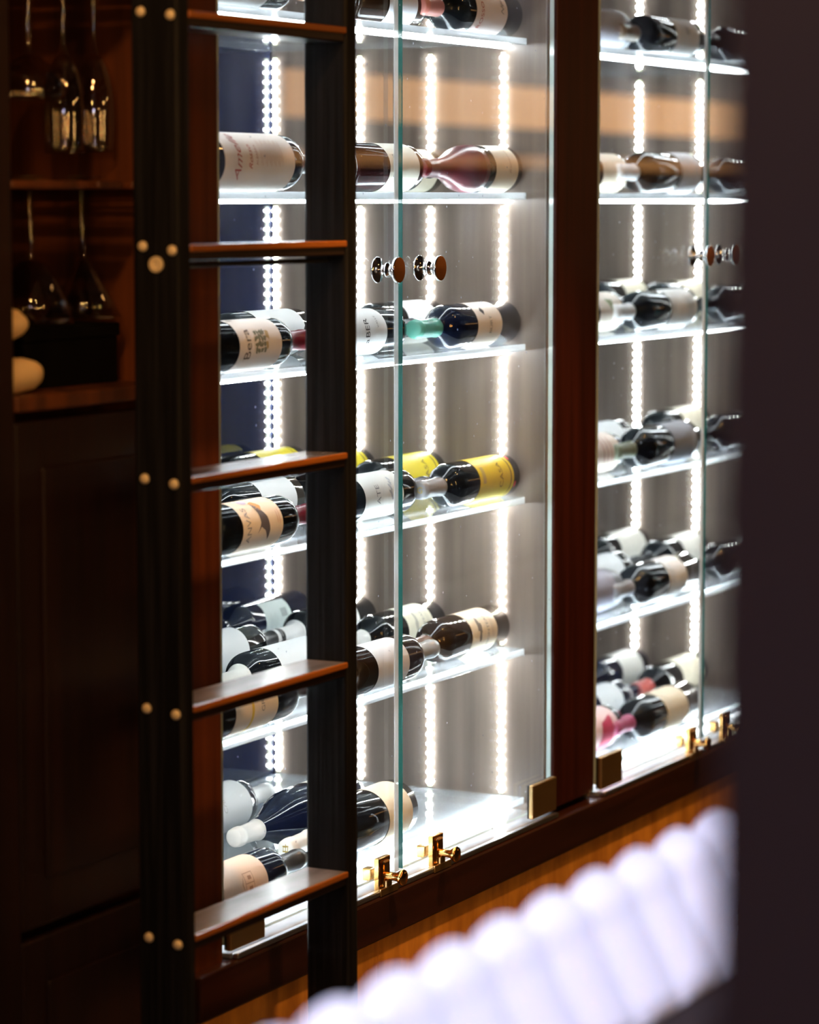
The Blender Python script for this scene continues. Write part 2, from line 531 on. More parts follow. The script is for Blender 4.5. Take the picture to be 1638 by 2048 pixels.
# ------------------------------------------------------------------ glass niche (hutch) on the left
hut = thing('hutch', (-0.98, 0.16, 0.0), 'dark wooden hutch with an open glassware niche left of the ladder', 'hutch')
link('side_post', box(-1.42, -1.064, 0.0, 0.36, 0.0, 2.40, 0.003), M['hutch_wood'], hut)
link('side_board', box(-0.682, -0.658, 0.0, 0.36, 0.0, 2.40, 0.002), M['niche_wood'], hut)
link('back_board', box(-1.064, -0.682, 0.345, 0.36, 0.0, 2.40), M['niche_wood'], hut)
link('niche_base', box(-1.064, -0.682, -0.004, 0.345, 1.283, 1.303, 0.003), M['niche_wood'], hut)
for z in (1.564, 1.842):
    rb = bmesh.new()
    for a, b in ((-1.062, -0.889), (-0.865, -0.806), (-0.782, -0.765), (-0.740, -0.732), (-0.708, -0.684)):
        box(a, b, 0.0, 0.345, z, z + 0.011, 0.003, 2, bm=rb)
    box(-1.062, -0.684, 0.250, 0.345, z + 0.0005, z + 0.0105, bm=rb)
    link('glass_rack', rb, M['niche_wood'], hut, label='slotted rail the glasses hang from')
link('top_board', box(-1.064, -0.682, 0.0, 0.345, 2.30, 2.40), M['hutch_wood'], hut)
for z0, z1 in ((0.04, 0.60), (0.615, 1.27)):
    dr = bmesh.new()
    box(-1.060, -0.686, 0.002, 0.02, z0, z1, 0.003, bm=dr)
    dd = link('cupboard_door', dr, M['hutch_wood'], hut)
    pn = box(-1.005, -0.740, -0.002, 0.004, z0 + 0.06, z1 - 0.06, 0.0035)
    link('raised_panel', pn, M['hutch_wood'], dd)


def hung_glass(name, x, y, zfoot, stem, bowl, label, cat, group):
    """hanging upside down: foot on the rack at zfoot, bowl below; bowl = [(drop, r)...] from stem end"""
    g = thing(name, (x, y, zfoot), label, cat, group)
    f = turned([(0, 0), (0, 0.032), (0.0012, 0.0315), (0.003, 0.012), (0.006, 0.004)], (x, y, zfoot), 'z', 32)
    for v in f.verts:
        v.co.z = 2 * zfoot - v.co.z + 0.0065
    link('foot', f, M['stemware'], g, True)
    s = turned([(0, 0.0055), (0.012, 0.0036), (stem - 0.03, 0.0034), (stem - 0.008, 0.0045), (stem, 0.0075)], (x, y, zfoot), 'z', 20)
    for v in s.verts:
        v.co.z = 2 * zfoot - v.co.z
    link('stem', s, M['stemware'], g, True)
    inner = [(d + 0.0022, max(r - 0.0011, 0.0)) for d, r in bowl if d < bowl[-1][0]] + [(bowl[-1][0], bowl[-1][1] - 0.0009)]
    prof = [(0, 0)] + bowl + list(reversed(inner)) + [(0.0024, 0)]
    b = turned(prof, (x, y, zfoot - stem), 'z', 40)
    for v in b.verts:
        v.co.z = 2 * (zfoot - stem) - v.co.z
    link('bowl', b, M['stemware'], g, True)
    return g


RK = 1.5755
mart = [(0.001, 0.007), (0.006, 0.012), (0.030, 0.026), (0.055, 0.040), (0.080, 0.053)]
hung_glass('martini_glass', -0.753, 0.10, RK, 0.104, mart, 'right martini glass hanging mouth down from the lower rack', 'glass', 'hanging martini glasses')
wineb = [(0.001, 0.008), (0.004, 0.018), (0.010, 0.024), (0.028, 0.036), (0.050, 0.046), (0.083, 0.058)]
hung_glass('martini_glass', -0.877, 0.10, RK, 0.104, wineb, 'left wider-shouldered glass hanging mouth down above the rolled napkins', 'glass', 'hanging martini glasses')
RU = 1.8535
coupe = [(0.001, 0.008), (0.004, 0.016), (0.010, 0.022), (0.020, 0.038), (0.032, 0.046), (0.050, 0.049), (0.060, 0.047)]
hung_glass('coupe_glass', -0.877, 0.10, RU, 0.112, coupe, 'wide coupe glass hanging at the left end of the upper rack', 'glass', 'stemware on the upper rack')
flute = [(0.001, 0.007), (0.006, 0.012), (0.020, 0.019), (0.045, 0.025), (0.080, 0.028), (0.120, 0.027), (0.133, 0.026)]
hung_glass('champagne_flute', -0.794, 0.10, RU, 0.108, flute, 'champagne flute hanging between the coupe and the other flute', 'glass', 'stemware on the upper rack')
hung_glass('champagne_flute', -0.720, 0.10, RU, 0.106, flute, 'champagne flute hanging at the right end of the upper rack', 'glass', 'stemware on the upper rack')


def napkin(x1, y, z, r, label):
    n = thing('rolled_napkin', (x1 - 0.09, y, z - r), label, 'napkin', 'rolled napkins')
    pr = [(0, 0), (0, r * 0.9), (0.05, r), (0.085, r * 0.97), (0.100, r * 0.86), (0.112, r * 0.62), (0.118, r * 0.36), (0.121, 0)]
    b = turned(pr, (x1 - 0.121, y, z), 'x', 28)
    for v in b.verts:
        a = math.atan2(v.co.z - z, v.co.y - y)
        k = 1 + 0.05 * math.sin(3 * a + v.co.x * 90)
        v.co.y = y + (v.co.y - y) * k
        v.co.z = max(z - r, z + (v.co.z - z) * k)
    link('roll', b, M['napkin'], n, True)
    f = turned([(0, r * 1.03), (0.06, r * 1.06), (0.066, r * 1.0)], (x1 - 0.121, y, z), 'x', 28)
    for v in f.verts:
        v.co.z = max(z - r, v.co.z)
    link('outer_fold', f, M['napkin'], n, True)


napkin(-0.958, 0.035, 1.3270, 0.0225, 'lowest and longest of the three rolled cream napkins in the niche')
napkin(-1.030, 0.035, 1.3615, 0.0110, 'small rolled cream napkin end between the two larger rolls')
napkin(-0.990, 0.035, 1.3930, 0.0205, 'topmost rolled cream napkin under the left hanging glass')

bx = thing('storage_box', (-0.83, 0.13, 1.303), 'black box on the niche floor under the hanging glasses', 'box')
link('body', box(-0.945, -0.722, 0.065, 0.20, 1.303, 1.366, 0.002), M['black_box'], bx)
link('lid', box(-0.948, -0.719, 0.062, 0.203, 1.366, 1.384, 0.002), M['black_box'], bx)

# ------------------------------------------------------------------ bottles
GL = {
    'black': mat('black_bottle_glass', (0.004, 0.005, 0.007), 0.045, 0, 0.0, 0.4),
    'navy': mat('navy_bottle_glass', (0.004, 0.007, 0.022), 0.06, 0, 0.0, 0.4),
    'brown': mat('brown_bottle_glass', (0.020, 0.009, 0.004), 0.045, 0, 0.0, 0.4),
    'green': mat('green_bottle_glass', (0.006, 0.014, 0.007), 0.045, 0, 0.0, 0.4),
    'red': mat('red_wine_bottle_glass', (0.018, 0.003, 0.003), 0.045, 0, 0.0, 0.4),
    'steel': mat('grey_frosted_bottle', (0.12, 0.125, 0.15), 0.3),
}
_pm = {}


def paper(c, rough=0.6):
    k = tuple(round(x, 3) for x in c) + (rough,)
    if k not in _pm:
        _pm[k] = mat('paper', c, rough)
    return _pm[k]


WHITE, CREAM, PEACH = (0.80, 0.80, 0.79), (0.76, 0.68, 0.52), (0.78, 0.66, 0.56)
INK, REDINK, GREY, GOLD = (0.02, 0.02, 0.025), (0.45, 0.05, 0.03), (0.22, 0.22, 0.24), (0.45, 0.33, 0.08)

PROFILES = {
    'bordeaux': lambda r, L: [(0.0, 0.0), (0.0, r * 0.55), (0.0, r * 0.86), (0.0015, r * 0.95), (0.005, r), (L * 0.640, r), (L * 0.665, r * 0.985), (L * 0.690, r * 0.93),
                              (L * 0.712, r * 0.82), (L * 0.732, r * 0.66), (L * 0.748, r * 0.53), (L * 0.765, 0.0160), (L * 0.80, 0.0148), (L * 0.945, 0.0142),
                              (L * 0.947, 0.0155), (L * 0.975, 0.0155), (L * 0.978, 0.0145), (L * 0.997, 0.0145), (L, 0.0125), (L, 0.0)],
    'burgundy': lambda r, L: [(0.0, 0.0), (0.0, r * 0.55), (0.0, r * 0.86), (0.0015, r * 0.95), (0.005, r), (L * 0.47, r), (L * 0.52, r * 0.97), (L * 0.57, r * 0.89),
                              (L * 0.62, r * 0.76), (L * 0.67, r * 0.61), (L * 0.72, r * 0.49), (L * 0.77, max(r * 0.41, 0.0155)), (L * 0.83, 0.0152), (L * 0.945, 0.0142),
                              (L * 0.947, 0.0156), (L * 0.975, 0.0156), (L * 0.978, 0.0145), (L * 0.997, 0.0145), (L, 0.0125), (L, 0.0)],
}


def prof_r(prof, t):
    for (a, ra), (b, rb) in zip(prof[:-1], prof[1:]):
        if a <= t <= b and b > a:
            return ra + (rb - ra) * (t - a) / (b - a)
    return prof[-2][1]


_txt = {}


def text_polys(s, size, shear=0.0):
    """flat glyph outline mesh for a word, centred; returned as (verts, faces)"""
    key = (s, size, shear)
    if key in _txt:
        return _txt[key]
    cu = bpy.data.curves.new('glyphs', 'FONT')
    cu.body = s
    cu.size = size
    cu.shear = shear
    cu.resolution_u = 3
    cu.align_x = 'CENTER'
    cu.align_y = 'CENTER'
    ob = bpy.data.objects.new('glyphs', cu)
    COL.objects.link(ob)
    dg = bpy.context.evaluated_depsgraph_get()
    me = bpy.data.meshes.new_from_object(ob.evaluated_get(dg))
    r = ([tuple(v.co)[:2] for v in me.vertices], [list(p.vertices) for p in me.polygons])
    bpy.data.objects.remove(ob)
    bpy.data.curves.remove(cu)
    bpy.data.meshes.remove(me)
    _txt[key] = r
    return r


def rect(cx, cy, wd, ht):
    return ([(cx - wd / 2, cy - ht / 2), (cx + wd / 2, cy - ht / 2), (cx + wd / 2, cy + ht / 2), (cx - wd / 2, cy + ht / 2)], [[0, 1, 2, 3]])


def blob(cx, cy, rx, ry, n=20, wob=0.0, seed=0, rot=0.0):
    rnd = random.Random(seed)
    vs_ = [(cx, cy)]
    for i in range(n):
        a = 2 * PI * i / n
        k = 1 + wob * (rnd.random() - 0.5) * 2
        x, y = rx * k * math.cos(a), ry * k * math.sin(a)
        vs_.append((cx + x * math.cos(rot) - y * math.sin(rot), cy + x * math.sin(rot) + y * math.cos(rot)))
    return (vs_, [[0, 1 + i, 1 + (i + 1) % n] for i in range(n)])


def poly(pts):
    return (list(pts), [list(range(len(pts)))])


def wrap(shapes, R, tc, d, phi0, lift):
    """shapes in label coordinates (u round the bottle, v along the neck axis), laid on the cylinder"""
    bm = bmesh.new()
    for verts, faces in shapes:
        vv = [bm.verts.new((x, y, 0)) for x, y in verts]
        for f in faces:
            try:
                bm.faces.new([vv[i] for i in f])
            except ValueError:
                pass
    bmesh.ops.triangulate(bm, faces=list(bm.faces))
    for _ in range(4):
        ed = [e for e in bm.edges if e.calc_length() > 0.0055]
        if not ed:
            break
        bmesh.ops.subdivide_edges(bm, edges=ed, cuts=1)
        bmesh.ops.triangulate(bm, faces=[f for f in bm.faces if len(f.verts) > 3])
    for v in bm.verts:
        u, s = v.co.x, v.co.y
        phi = phi0 + u / R
        rr = R + lift
        # tops of the letters point to -x, words read upwards
        v.co = Vector((d * tc - s, -rr * math.cos(phi), rr * math.sin(phi)))
    for f in bm.faces:
        f.normal_update()
        c = f.calc_center_median()
        if f.normal.dot(Vector((0, c.y, c.z))) < 0:
            f.normal_flip()
    return bm


NB = [0]


def bottle(label, x_base, y, ztop, d, prof='bordeaux', r=0.0375, L=0.325, glass='black', lab=None, lcol=WHITE, cap=None, cap_t=0.74, capdisc=None,
           prints=(), yaw=0.0, phi=0.35, arc=3.9, group=None, band=None, lrough=0.55):
    b = thing('wine_bottle', (x_base, y, ztop), label, 'bottle', group)
    off = Vector((0, 0, r))
    pr = PROFILES[prof](r, L)

    def put(name, bm, m, parent, smooth=True, lab_=None):
        for v in bm.verts:
            v.co = v.co + off
        me = bpy.data.meshes.new(name)
        bm.to_mesh(me)
        bm.free()
        for x in (m if isinstance(m, (list, tuple)) else [m]):
            me.materials.append(x)
        if smooth:
            for p in me.polygons:
                p.use_smooth = True
        o = bpy.data.objects.new(name, me)
        COL.objects.link(o)
        o.parent = parent
        if lab_:
            o['label'] = lab_
        return o

    def lat(profile, segs=44):
        bm = lathe(profile, segs)
        if d < 0:
            xform(bm, Matrix.Rotation(PI, 4, 'Z'))
        return bm

    put('glass_body', lat(pr), GL[glass], b)
    if cap is not None:
        t0 = L * cap_t
        cp = [(t0, prof_r(pr, t0))] + [(t0, prof_r(pr, t0) + 0.0007)] + [(t, rr + 0.0007) for t, rr in pr if t > t0 and rr > 0.013] + [(L + 0.0006, 0.0128), (L + 0.0007, 0.0)]
        co = put('capsule', lat(cp, 32), paper(cap, 0.3), b)
        if capdisc:
            bm = bmesh.new()
            for vv_, ff_ in capdisc:
                q = [bm.verts.new((d * (L + 0.0011), (-u if d < 0 else u), v)) for u, v in vv_]
                for f in ff_:
                    try:
                        bm.faces.new([q[i] for i in f])
                    except ValueError:
                        pass
            put('seal_print', bm, paper(GOLD, 0.4), co, False)
    if lab:
        t0, t1 = lab
        bm = bmesh.new()
        n = 40
        Rl = max(prof_r(pr, (t0 + t1) / 2), prof_r(pr, t0)) + 0.00045
        ra, rb_ = prof_r(pr, t0) + 0.00045, prof_r(pr, t1) + 0.00045
        ra = rb_ = Rl
        rows = []
        for i in range(n + 1):
            a = phi - arc / 2 + arc * i / n
            rows.append([bm.verts.new((d * t, -Rl * math.cos(a), Rl * math.sin(a))) for t in (t0, t1)])
        for i in range(n):
            f = bm.faces.new((rows[i][0], rows[i + 1][0], rows[i + 1][1], rows[i][1]))
        bm.normal_update()
        for f in bm.faces:
            c = f.calc_center_median()
            if f.normal.dot(Vector((0, c.y, c.z))) < 0:
                f.normal_flip()
        lo = put('label', bm, paper(lcol, lrough), b)
        for nm, shapes, col in prints:
            put(nm, wrap(shapes, Rl, (t0 + t1) / 2, d, phi, 0.00035), paper(col, 0.6), lo)
        if band:
            bt0, bt1, bc = band
            bm = lathe([(t0 + bt0, Rl + 0.0003), (t0 + bt1, Rl + 0.0003)], 44)
            if d < 0:
                xform(bm, Matrix.Rotation(PI, 4, 'Z'))
            put('label_band', bm, paper(bc), lo)
    b.rotation_euler = (0, 0, yaw)
    return b


def tx(s, size, u=0.0, v=0.0, shear=0.0):
    vv, ff = text_polys(s, size, shear)
    return ([(x + u, y + v) for x, y in vv], ff)


def lines(n, v0, dv, wd, ht=0.0008, u=0.0):
    return [rect(u, v0 - i * dv, wd * (0.8 + 0.2 * math.sin(i * 2.1)), ht) for i in range(n)]


YA, YB, YC, YD = 0.083, 0.240, 0.380, 0.505
YM, YR = 0.129, 0.096          # where two necks meet, one bottle of the pair lies a little behind the other
Z1, Z2, Z3, Z4, Z5, Z6 = [z + 0.0002 for z in TOPZ]
XP = 0.5735
LGRP = 'bottles in the nearer cabinet'
RGRP = 'bottles in the farther cabinet'
kwA = dict(group=LGRP)
N = 'nearer wine cabinet'

# v in label coordinates runs towards -x; for neck-right bottles (d=+1) that is towards the base
# ---- shelf 1 (topmost in view)
bottle('dark bottle at the left end of the topmost shelf, cut off by the picture top', -0.48, YA, Z1, 1, lab=(0.03, 0.155), lcol=WHITE, cap=(0.35, 0.2, 0.12), **kwA)
bottle('dark bottle with a white label lettered AR on the topmost shelf', 0.050, YM, Z1, 1, r=0.0385, lab=(0.085, 0.185), lcol=(0.70, 0.72, 0.78), cap=(0.03, 0.03, 0.03),
       prints=[('lettering', [tx('AR', 0.022, 0.004, 0.012), tx('vino', 0.010, 0.02, -0.012, 0.3)], GREY)], glass='brown', **kwA)
bottle('bottle with pink capsule and ROSSO RODI label on the topmost shelf', XP, YR, Z1, -1, r=0.039, L=0.325, lab=(0.066, 0.186), lcol=(0.80, 0.70, 0.68), cap=(0.55, 0.20, 0.16), cap_t=0.80,
       prints=[('lettering', [tx('ROSSO RODI', 0.0155, -0.002, 0.036)], REDINK), ('script', [tx('Nero', 0.017, 0.0, -0.040, 0.4)], GREY)], **kwA)
# ---- shelf 2
bottle('large bottle with a cream label in red script on the second shelf', -0.490, YA, Z2, 1, r=0.0425, L=0.37, lab=(0.018, 0.222), lcol=(0.82, 0.73, 0.66), cap=(0.02, 0.02, 0.02),
       glass='navy', prints=[('script', [tx('Amelle', 0.027, -0.006, 0.062, 0.45), tx('Rosso', 0.015, -0.008, 0.028, 0.4)], REDINK),
                            ('small_print', lines(16, -0.002, 0.0042, 0.044, 0.0009), (0.62, 0.38, 0.28)), ('lettering', [tx('ALBAREA', 0.0075, -0.004, 0.010)], (0.45, 0.2, 0.15))], **kwA)
bottle('dark green bottle lying behind the red-script bottle on the second shelf', -0.10, YB, Z2, -1, glass='green', lab=(0.05, 0.15), lcol=CREAM, **kwA)
bottle('half-seen red wine bottle with a cream label on the second shelf', 0.040, YM, Z2, 1, r=0.0395, glass='red', lab=(0.095, 0.200), lcol=(0.78, 0.75, 0.64), cap=(0.03, 0.02, 0.02),
       prints=[('lettering', [tx('Bordeaux', 0.010, -0.010, 0.036)], INK), ('small_print', lines(4, 0.024, 0.004, 0.016), INK)], **kwA)
bottle('bottle dipped in maroon foil on the second shelf', XP, YR, Z2, -1, prof='burgundy', r=0.040, L=0.320, lab=(0.022, 0.110), lcol=(0.80, 0.70, 0.56), cap=(0.105, 0.004, 0.010), cap_t=0.42,
       prints=[('script', [tx('Reserva', 0.014, 0.0, -0.012, 0.35)], (0.5, 0.35, 0.25))], **kwA)
bottle('cream-labelled bottle behind the maroon foil bottle', XP, YB + 0.005, Z2, -1, lab=(0.03, 0.14), lcol=CREAM, cap=(0.05, 0.03, 0.03), glass='green', **kwA)
# ---- shelf 3
bottle('bottle with a pinkish label lettered Bera on the third shelf', -0.487, YA, Z3, 1, lab=(0.062, 0.186), lcol=(0.80, 0.72, 0.67), cap=(0.15, 0.008, 0.016), cap_t=0.70,
       prints=[('lettering', [tx('Bera', 0.026, -0.010, 0.036), tx('V', 0.026, 0.036, 0.044, 0.4)], (0.10, 0.08, 0.08)),
               ('leaf_print', [blob(-0.02 + 0.009 * (i % 4), 0.012 - 0.008 * (i // 4), 0.005, 0.0035, 10, 0.5, i, i) for i in range(16)], (0.20, 0.21, 0.15)),
               ('grape_print', [blob(0.003, -0.022, 0.008, 0.005, 12, 0.3, 3), blob(-0.012, -0.018, 0.006, 0.004, 12, 0.3, 4)], (0.50, 0.36, 0.16))], **kwA)
bottle('white-labelled bottle lying behind the Bera bottle', 0.085, YB, Z3, -1, lab=(0.03, 0.17), lcol=WHITE, cap=(0.03, 0.03, 0.03), **kwA)
bottle('white-labelled bottle at the rear left of the third shelf', -0.02, YC, Z3, -1, lab=(0.04, 0.16), lcol=WHITE, **kwA)
bottle('bottle with a grey-white label lettered BER on the third shelf', -0.023, YM, Z3, 1, lab=(0.03, 0.150), lcol=(0.76, 0.77, 0.77), cap=(0.03, 0.03, 0.03),
       prints=[('lettering', [tx('BER', 0.020, -0.004, 0.006), tx('a', 0.018, -0.026, 0.005)], INK), ('small_print', [tx('VALLE', 0.008, 0.006, -0.030)], GREY)], **kwA)
bottle('bottle with mint green capsule and BURT label', XP, YR, Z3, -1, L=0.345, glass='navy', lab=(0.080, 0.175), lcol=(0.80, 0.71, 0.63), cap=(0.13, 0.42, 0.32), cap_t=0.77,
       prints=[('diamond_mark', [poly([(0.005, 0.016), (0.014, 0.026), (0.022, 0.016), (0.014, 0.010)])], INK), ('lettering', [tx('BURT', 0.013, -0.012, -0.004)], GREY)], **kwA)
bottle('white-labelled bottle behind the mint capsule bottle', XP, YB, Z3, -1, lab=(0.04, 0.15), lcol=WHITE, cap=(0.02, 0.02, 0.02), **kwA)
# ---- shelf 4
bottle('bottle with a tan label lettered ANVAS and a dark bird on the fourth shelf', -0.470, YA, Z4, 1, lab=(0.052, 0.170), lcol=(0.82, 0.70, 0.56), cap=(0.12, 0.008, 0.022), cap_t=0.71,
       prints=[('lettering', [tx('ANVAS', 0.018, -0.006, 0.040)], GREY),
               ('bird_print', [poly([(0.030, 0.010), (0.018, -0.004), (0.002, -0.016), (-0.018, -0.020), (-0.034, -0.018), (-0.018, -0.006), (-0.012, 0.006), (-0.022, 0.016), (-0.006, 0.006), (0.008, 0.006)])], (0.11, 0.09, 0.10)),
               ('sun_print', [poly([(0.030, 0.011), (0.034, -0.002), (0.022, -0.014), (0.012, -0.006), (0.018, 0.006)])], (0.60, 0.28, 0.06)),
               ('balloon_print', [blob(0.036, 0.020, 0.007, 0.011, 16)], (0.50, 0.45, 0.62)), ('small_print', lines(2, -0.044, 0.006, 0.024), (0.55, 0.18, 0.12))], **kwA)
bottle('dark bottle with a white label lying behind the ANVAS bottle', 0.055, YB, Z4, -1, lab=(0.03, 0.14), lcol=WHITE, cap=(0.9, 0.9, 0.9), **kwA)
bottle('bottle with a white leaf-drawing label lettered ATE on the fourth shelf', 0.017, YM, Z4, 1, lab=(0.035, 0.168), lcol=(0.78, 0.77, 0.73), cap=(0.05, 0.05, 0.06),
       prints=[('lettering', [tx('ATE', 0.019, -0.006, 0.020)], GREY), ('leaf_print', [blob(-0.014 + 0.008 * i, -0.026 + 0.004 * math.sin(i * 1.3), 0.006, 0.0035, 10, 0.4, i, 0.5) for i in range(5)], (0.45, 0.47, 0.52)),
               ('small_print', lines(4, 0.004, 0.004, 0.02, 0.0006), (0.6, 0.6, 0.6))], **kwA)
kwY = dict(lcol=(0.60, 0.47, 0.006), band=(0.010, 0.0135, (0.02, 0.02, 0.02)))
cd1 = [tx('LG', 0.015)]
bottle('front yellow-labelled bottle lettered CASA with a silver capsule', XP, YR, Z4, -1, L=0.3265, lab=(0.030, 0.165), cap=(0.30, 0.30, 0.31), cap_t=0.765, capdisc=cd1,
       prints=[('lettering', [tx('CASA', 0.019, -0.004, -0.018)], (0.10, 0.07, 0.01)), ('red_seal', [blob(0.026, -0.073, 0.006, 0.003, 12), blob(-0.026, -0.073, 0.006, 0.003, 12)], (0.7, 0.01, 0.02)), ('grey_print', [rect(0.0, 0.050, 0.03, 0.012)], (0.40, 0.33, 0.10))], **kwY, **kwA)
bottle('yellow-labelled bottle lying behind the CASA bottle', XP, YB, Z4, -1, L=0.335, lab=(0.030, 0.165), cap=(0.10, 0.10, 0.10), cap_t=0.765,
       prints=[('lettering', [tx('CASA', 0.019, -0.004, -0.018)], (0.10, 0.07, 0.01))], **kwY, **kwA)
bottle('yellow-labelled bottle third from the front on the fourth shelf', XP, YC, Z4, -1, L=0.335, lab=(0.030, 0.165), **kwY, **kwA)
bottle('rearmost yellow-labelled bottle on the fourth shelf', XP - 0.02, YD, Z4, -1, L=0.335, lab=(0.030, 0.165), **kwY, **kwA)
# ---- shelf 5
bottle('bottle with a yellow-striped tan label under the fourth ladder tread', -0.472, YA, Z5, 1, lab=(0.030, 0.155), lcol=(0.80, 0.68, 0.54), cap=(0.05, 0.04, 0.04),
       prints=[('yellow_stripe', [rect(0, 0.012, 0.12, 0.007)], (0.75, 0.55, 0.03)), ('lettering', [tx('GRAN', 0.014, 0, -0.018)], GREY)], **kwA)
bottle('black bottle with cream capsule and white label, second row of the fifth shelf', 0.09, YB - 0.03, Z5, -1, r=0.0385, lab=(0.02, 0.17), lcol=WHITE, cap=(0.70, 0.68, 0.62), **kwA)
bottle('white-labelled bottle in the third row of the fifth shelf, neck towards the right', -0.05, YC, Z5, 1, lab=(0.03, 0.16), lcol=WHITE, cap=(0.02, 0.02, 0.02), **kwA)
bottle('blue-black bottle showing its barcoded back label on the fifth shelf', XP - 0.015, YD, Z5, -1, r=0.0395, glass='navy', lab=(0.085, 0.175), lcol=(0.55, 0.62, 0.60), arc=2.0, phi=0.1,
       prints=[('barcode', [rect(0.012, -0.030 + 0.0035 * i, 0.016, 0.0018 if i % 2 else 0.001) for i in range(6)], INK), ('small_print', lines(6, 0.030, 0.005, 0.03, 0.0007), GREY)], **kwA)
bottle('dark bottle in the third row of the fifth shelf, base against the side panel', XP, YC, Z5, -1, lab=(0.07, 0.16), lcol=WHITE, cap=(0.85, 0.85, 0.85), **kwA)
bottle('cream-labelled MONTEAN bottle in the second row of the fifth shelf', XP, YB, Z5, -1, lab=(0.055, 0.150), lcol=(0.78, 0.74, 0.58), cap=(0.8, 0.8, 0.78), cap_t=0.78,
       prints=[('lettering', [tx('MONTEAN', 0.0115, -0.004, -0.014)], GREY), ('small_print', lines(2, -0.026, 0.006, 0.04), GREY), ('crest', [blob(0.0, 0.014, 0.016, 0.006, 16, 0.4, 2)], (0.45, 0.43, 0.36))], **kwA)
bottle('bottle with a white label in pale script on the fifth shelf', -0.050, YA, Z5, 1, r=0.0385, lab=(0.056, 0.165), lcol=(0.80, 0.77, 0.78), cap=(0.35, 0.37, 0.38), cap_t=0.77, glass='brown',
       prints=[('script', [tx('Silo', 0.016, -0.012, -0.012, 0.45), tx('a', 0.010, 0.014, 0.0, 0.3)], (0.45, 0.45, 0.5))], **kwA)
bottle('cream-labelled MONTEAN bottle with a brown neck at the front of the fifth shelf', XP, 0.115, Z5, -1, L=0.335, glass='brown', lab=(0.055, 0.155), lcol=(0.82, 0.72, 0.56), cap=(0.16, 0.075, 0.035), cap_t=0.775,
       prints=[('lettering', [tx('MONTEAN', 0.0125, -0.004, -0.014)], GREY), ('small_print', lines(2, -0.028, 0.006, 0.044), GREY), ('crest', [blob(0.0, 0.016, 0.018, 0.007, 18, 0.45, 5), blob(-0.018, 0.018, 0.006, 0.005, 12, 0.4, 6), blob(0.017, 0.018, 0.005, 0.005, 12, 0.4, 7)], (0.22, 0.20, 0.18))], **kwA)
# ---- shelf 6
bottle('bottle with a salmon label and house drawing on the lowest shelf', -0.510, YA, Z6, 1, lab=(0.030, 0.160), lcol=(0.84, 0.62, 0.48), cap=(0.04, 0.04, 0.04), glass='navy',
       prints=[('house_print', [rect(-0.004, 0.000, 0.034, 0.0012), rect(0.012, -0.012, 0.0012, 0.024), rect(-0.02, -0.012, 0.0012, 0.024), rect(-0.004, -0.024, 0.034, 0.0012), rect(-0.004, -0.012, 0.0012, 0.024),
                                 poly([(-0.022, 0.0), (-0.004, 0.010), (0.014, 0.0), (-0.004, 0.008)]), rect(0.004, -0.014, 0.006, 0.010), rect(-0.012, -0.014, 0.006, 0.010)], (0.42, 0.25, 0.18))], **kwA)
bottle('large embossed blue-black bottle with cream capsule on the lowest shelf', 0.215, 0.225, Z6, -1, prof='burgundy', r=0.047, L=0.36, glass='navy', lab=(0.03, 0.12), lcol=(0.82, 0.76, 0.62), cap=(0.78, 0.72, 0.66), cap_t=0.80, **kwA)
bottle('white-labelled bottle in the third row of the lowest shelf', -0.090, YC, Z6, 1, r=0.041, glass='navy', lab=(0.03, 0.20), lcol=WHITE, cap=(0.85, 0.85, 0.83),
       prints=[('lettering', [tx('Cru', 0.016, 0.0, 0.0, 0.3)], (0.55, 0.55, 0.52))], **kwA)
cd2 = [blob(0, 0.004, 0.006, 0.0015, 10, 0.3, 1), blob(0, -0.004, 0.005, 0.0015, 10, 0.3, 2), rect(0, 0, 0.0012, 0.016), rect(-0.004, 0, 0.001, 0.011), rect(0.004, 0, 0.001, 0.011)]
bottle('embossed black bottle with cream label and crested cap at the front of the lowest shelf', 0.192, 0.112, Z6, -1, prof='burgundy', r=0.047, L=0.37, glass='black', lab=(0.025, 0.108), lcol=(0.84, 0.74, 0.56), cap=(0.86, 0.83, 0.78), cap_t=0.80, capdisc=cd2, **kwA)

# ---- farther cabinet
XQ = 1.8615
kwB = dict(group=RGRP)
R_ = 'in the farther cabinet'
bottle('dark bottle with a grey sleeve on the topmost shelf ' + R_, 0.920, YM, Z1, 1, r=0.040, glass='steel', lab=(0.03, 0.19), lcol=(0.42, 0.42, 0.48), cap=(0.30, 0.28, 0.26), **kwB)
bottle('taupe-capsuled dark bottle with white label, topmost shelf ' + R_, 1.435, YR, Z1, -1, L=0.365, lab=(0.035, 0.150), lcol=(0.74, 0.72, 0.70), cap=(0.30, 0.25, 0.20), cap_t=0.77,
       prints=[('small_print', [rect(0, 0, 0.016, 0.02)], (0.5, 0.5, 0.52))], **kwB)
bottle('nearly black bottle at the right end of the topmost shelf ' + R_, XQ, YA + 0.02, Z1, -1, lab=(0.03, 0.13), lcol=(0.1, 0.1, 0.1), **kwB)
bottle('bottle with a buff label on the second shelf ' + R_, 0.915, YM, Z2, 1, lab=(0.09, 0.205), lcol=(0.82, 0.70, 0.54), cap=(0.85, 0.85, 0.85), glass='brown', **kwB)
bottle('brown bottle with white capsule on the second shelf ' + R_, 1.435, YR, Z2, -1, r=0.040, L=0.365, lab=(0.02, 0.125), lcol=(0.66, 0.62, 0.62), cap=(0.88, 0.88, 0.88), cap_t=0.77, glass='brown', **kwB)
bottle('nearly black bottle at the right end of the second shelf ' + R_, XQ, YA + 0.02, Z2, -1, lab=(0.03, 0.13), lcol=(0.1, 0.1, 0.1), **kwB)
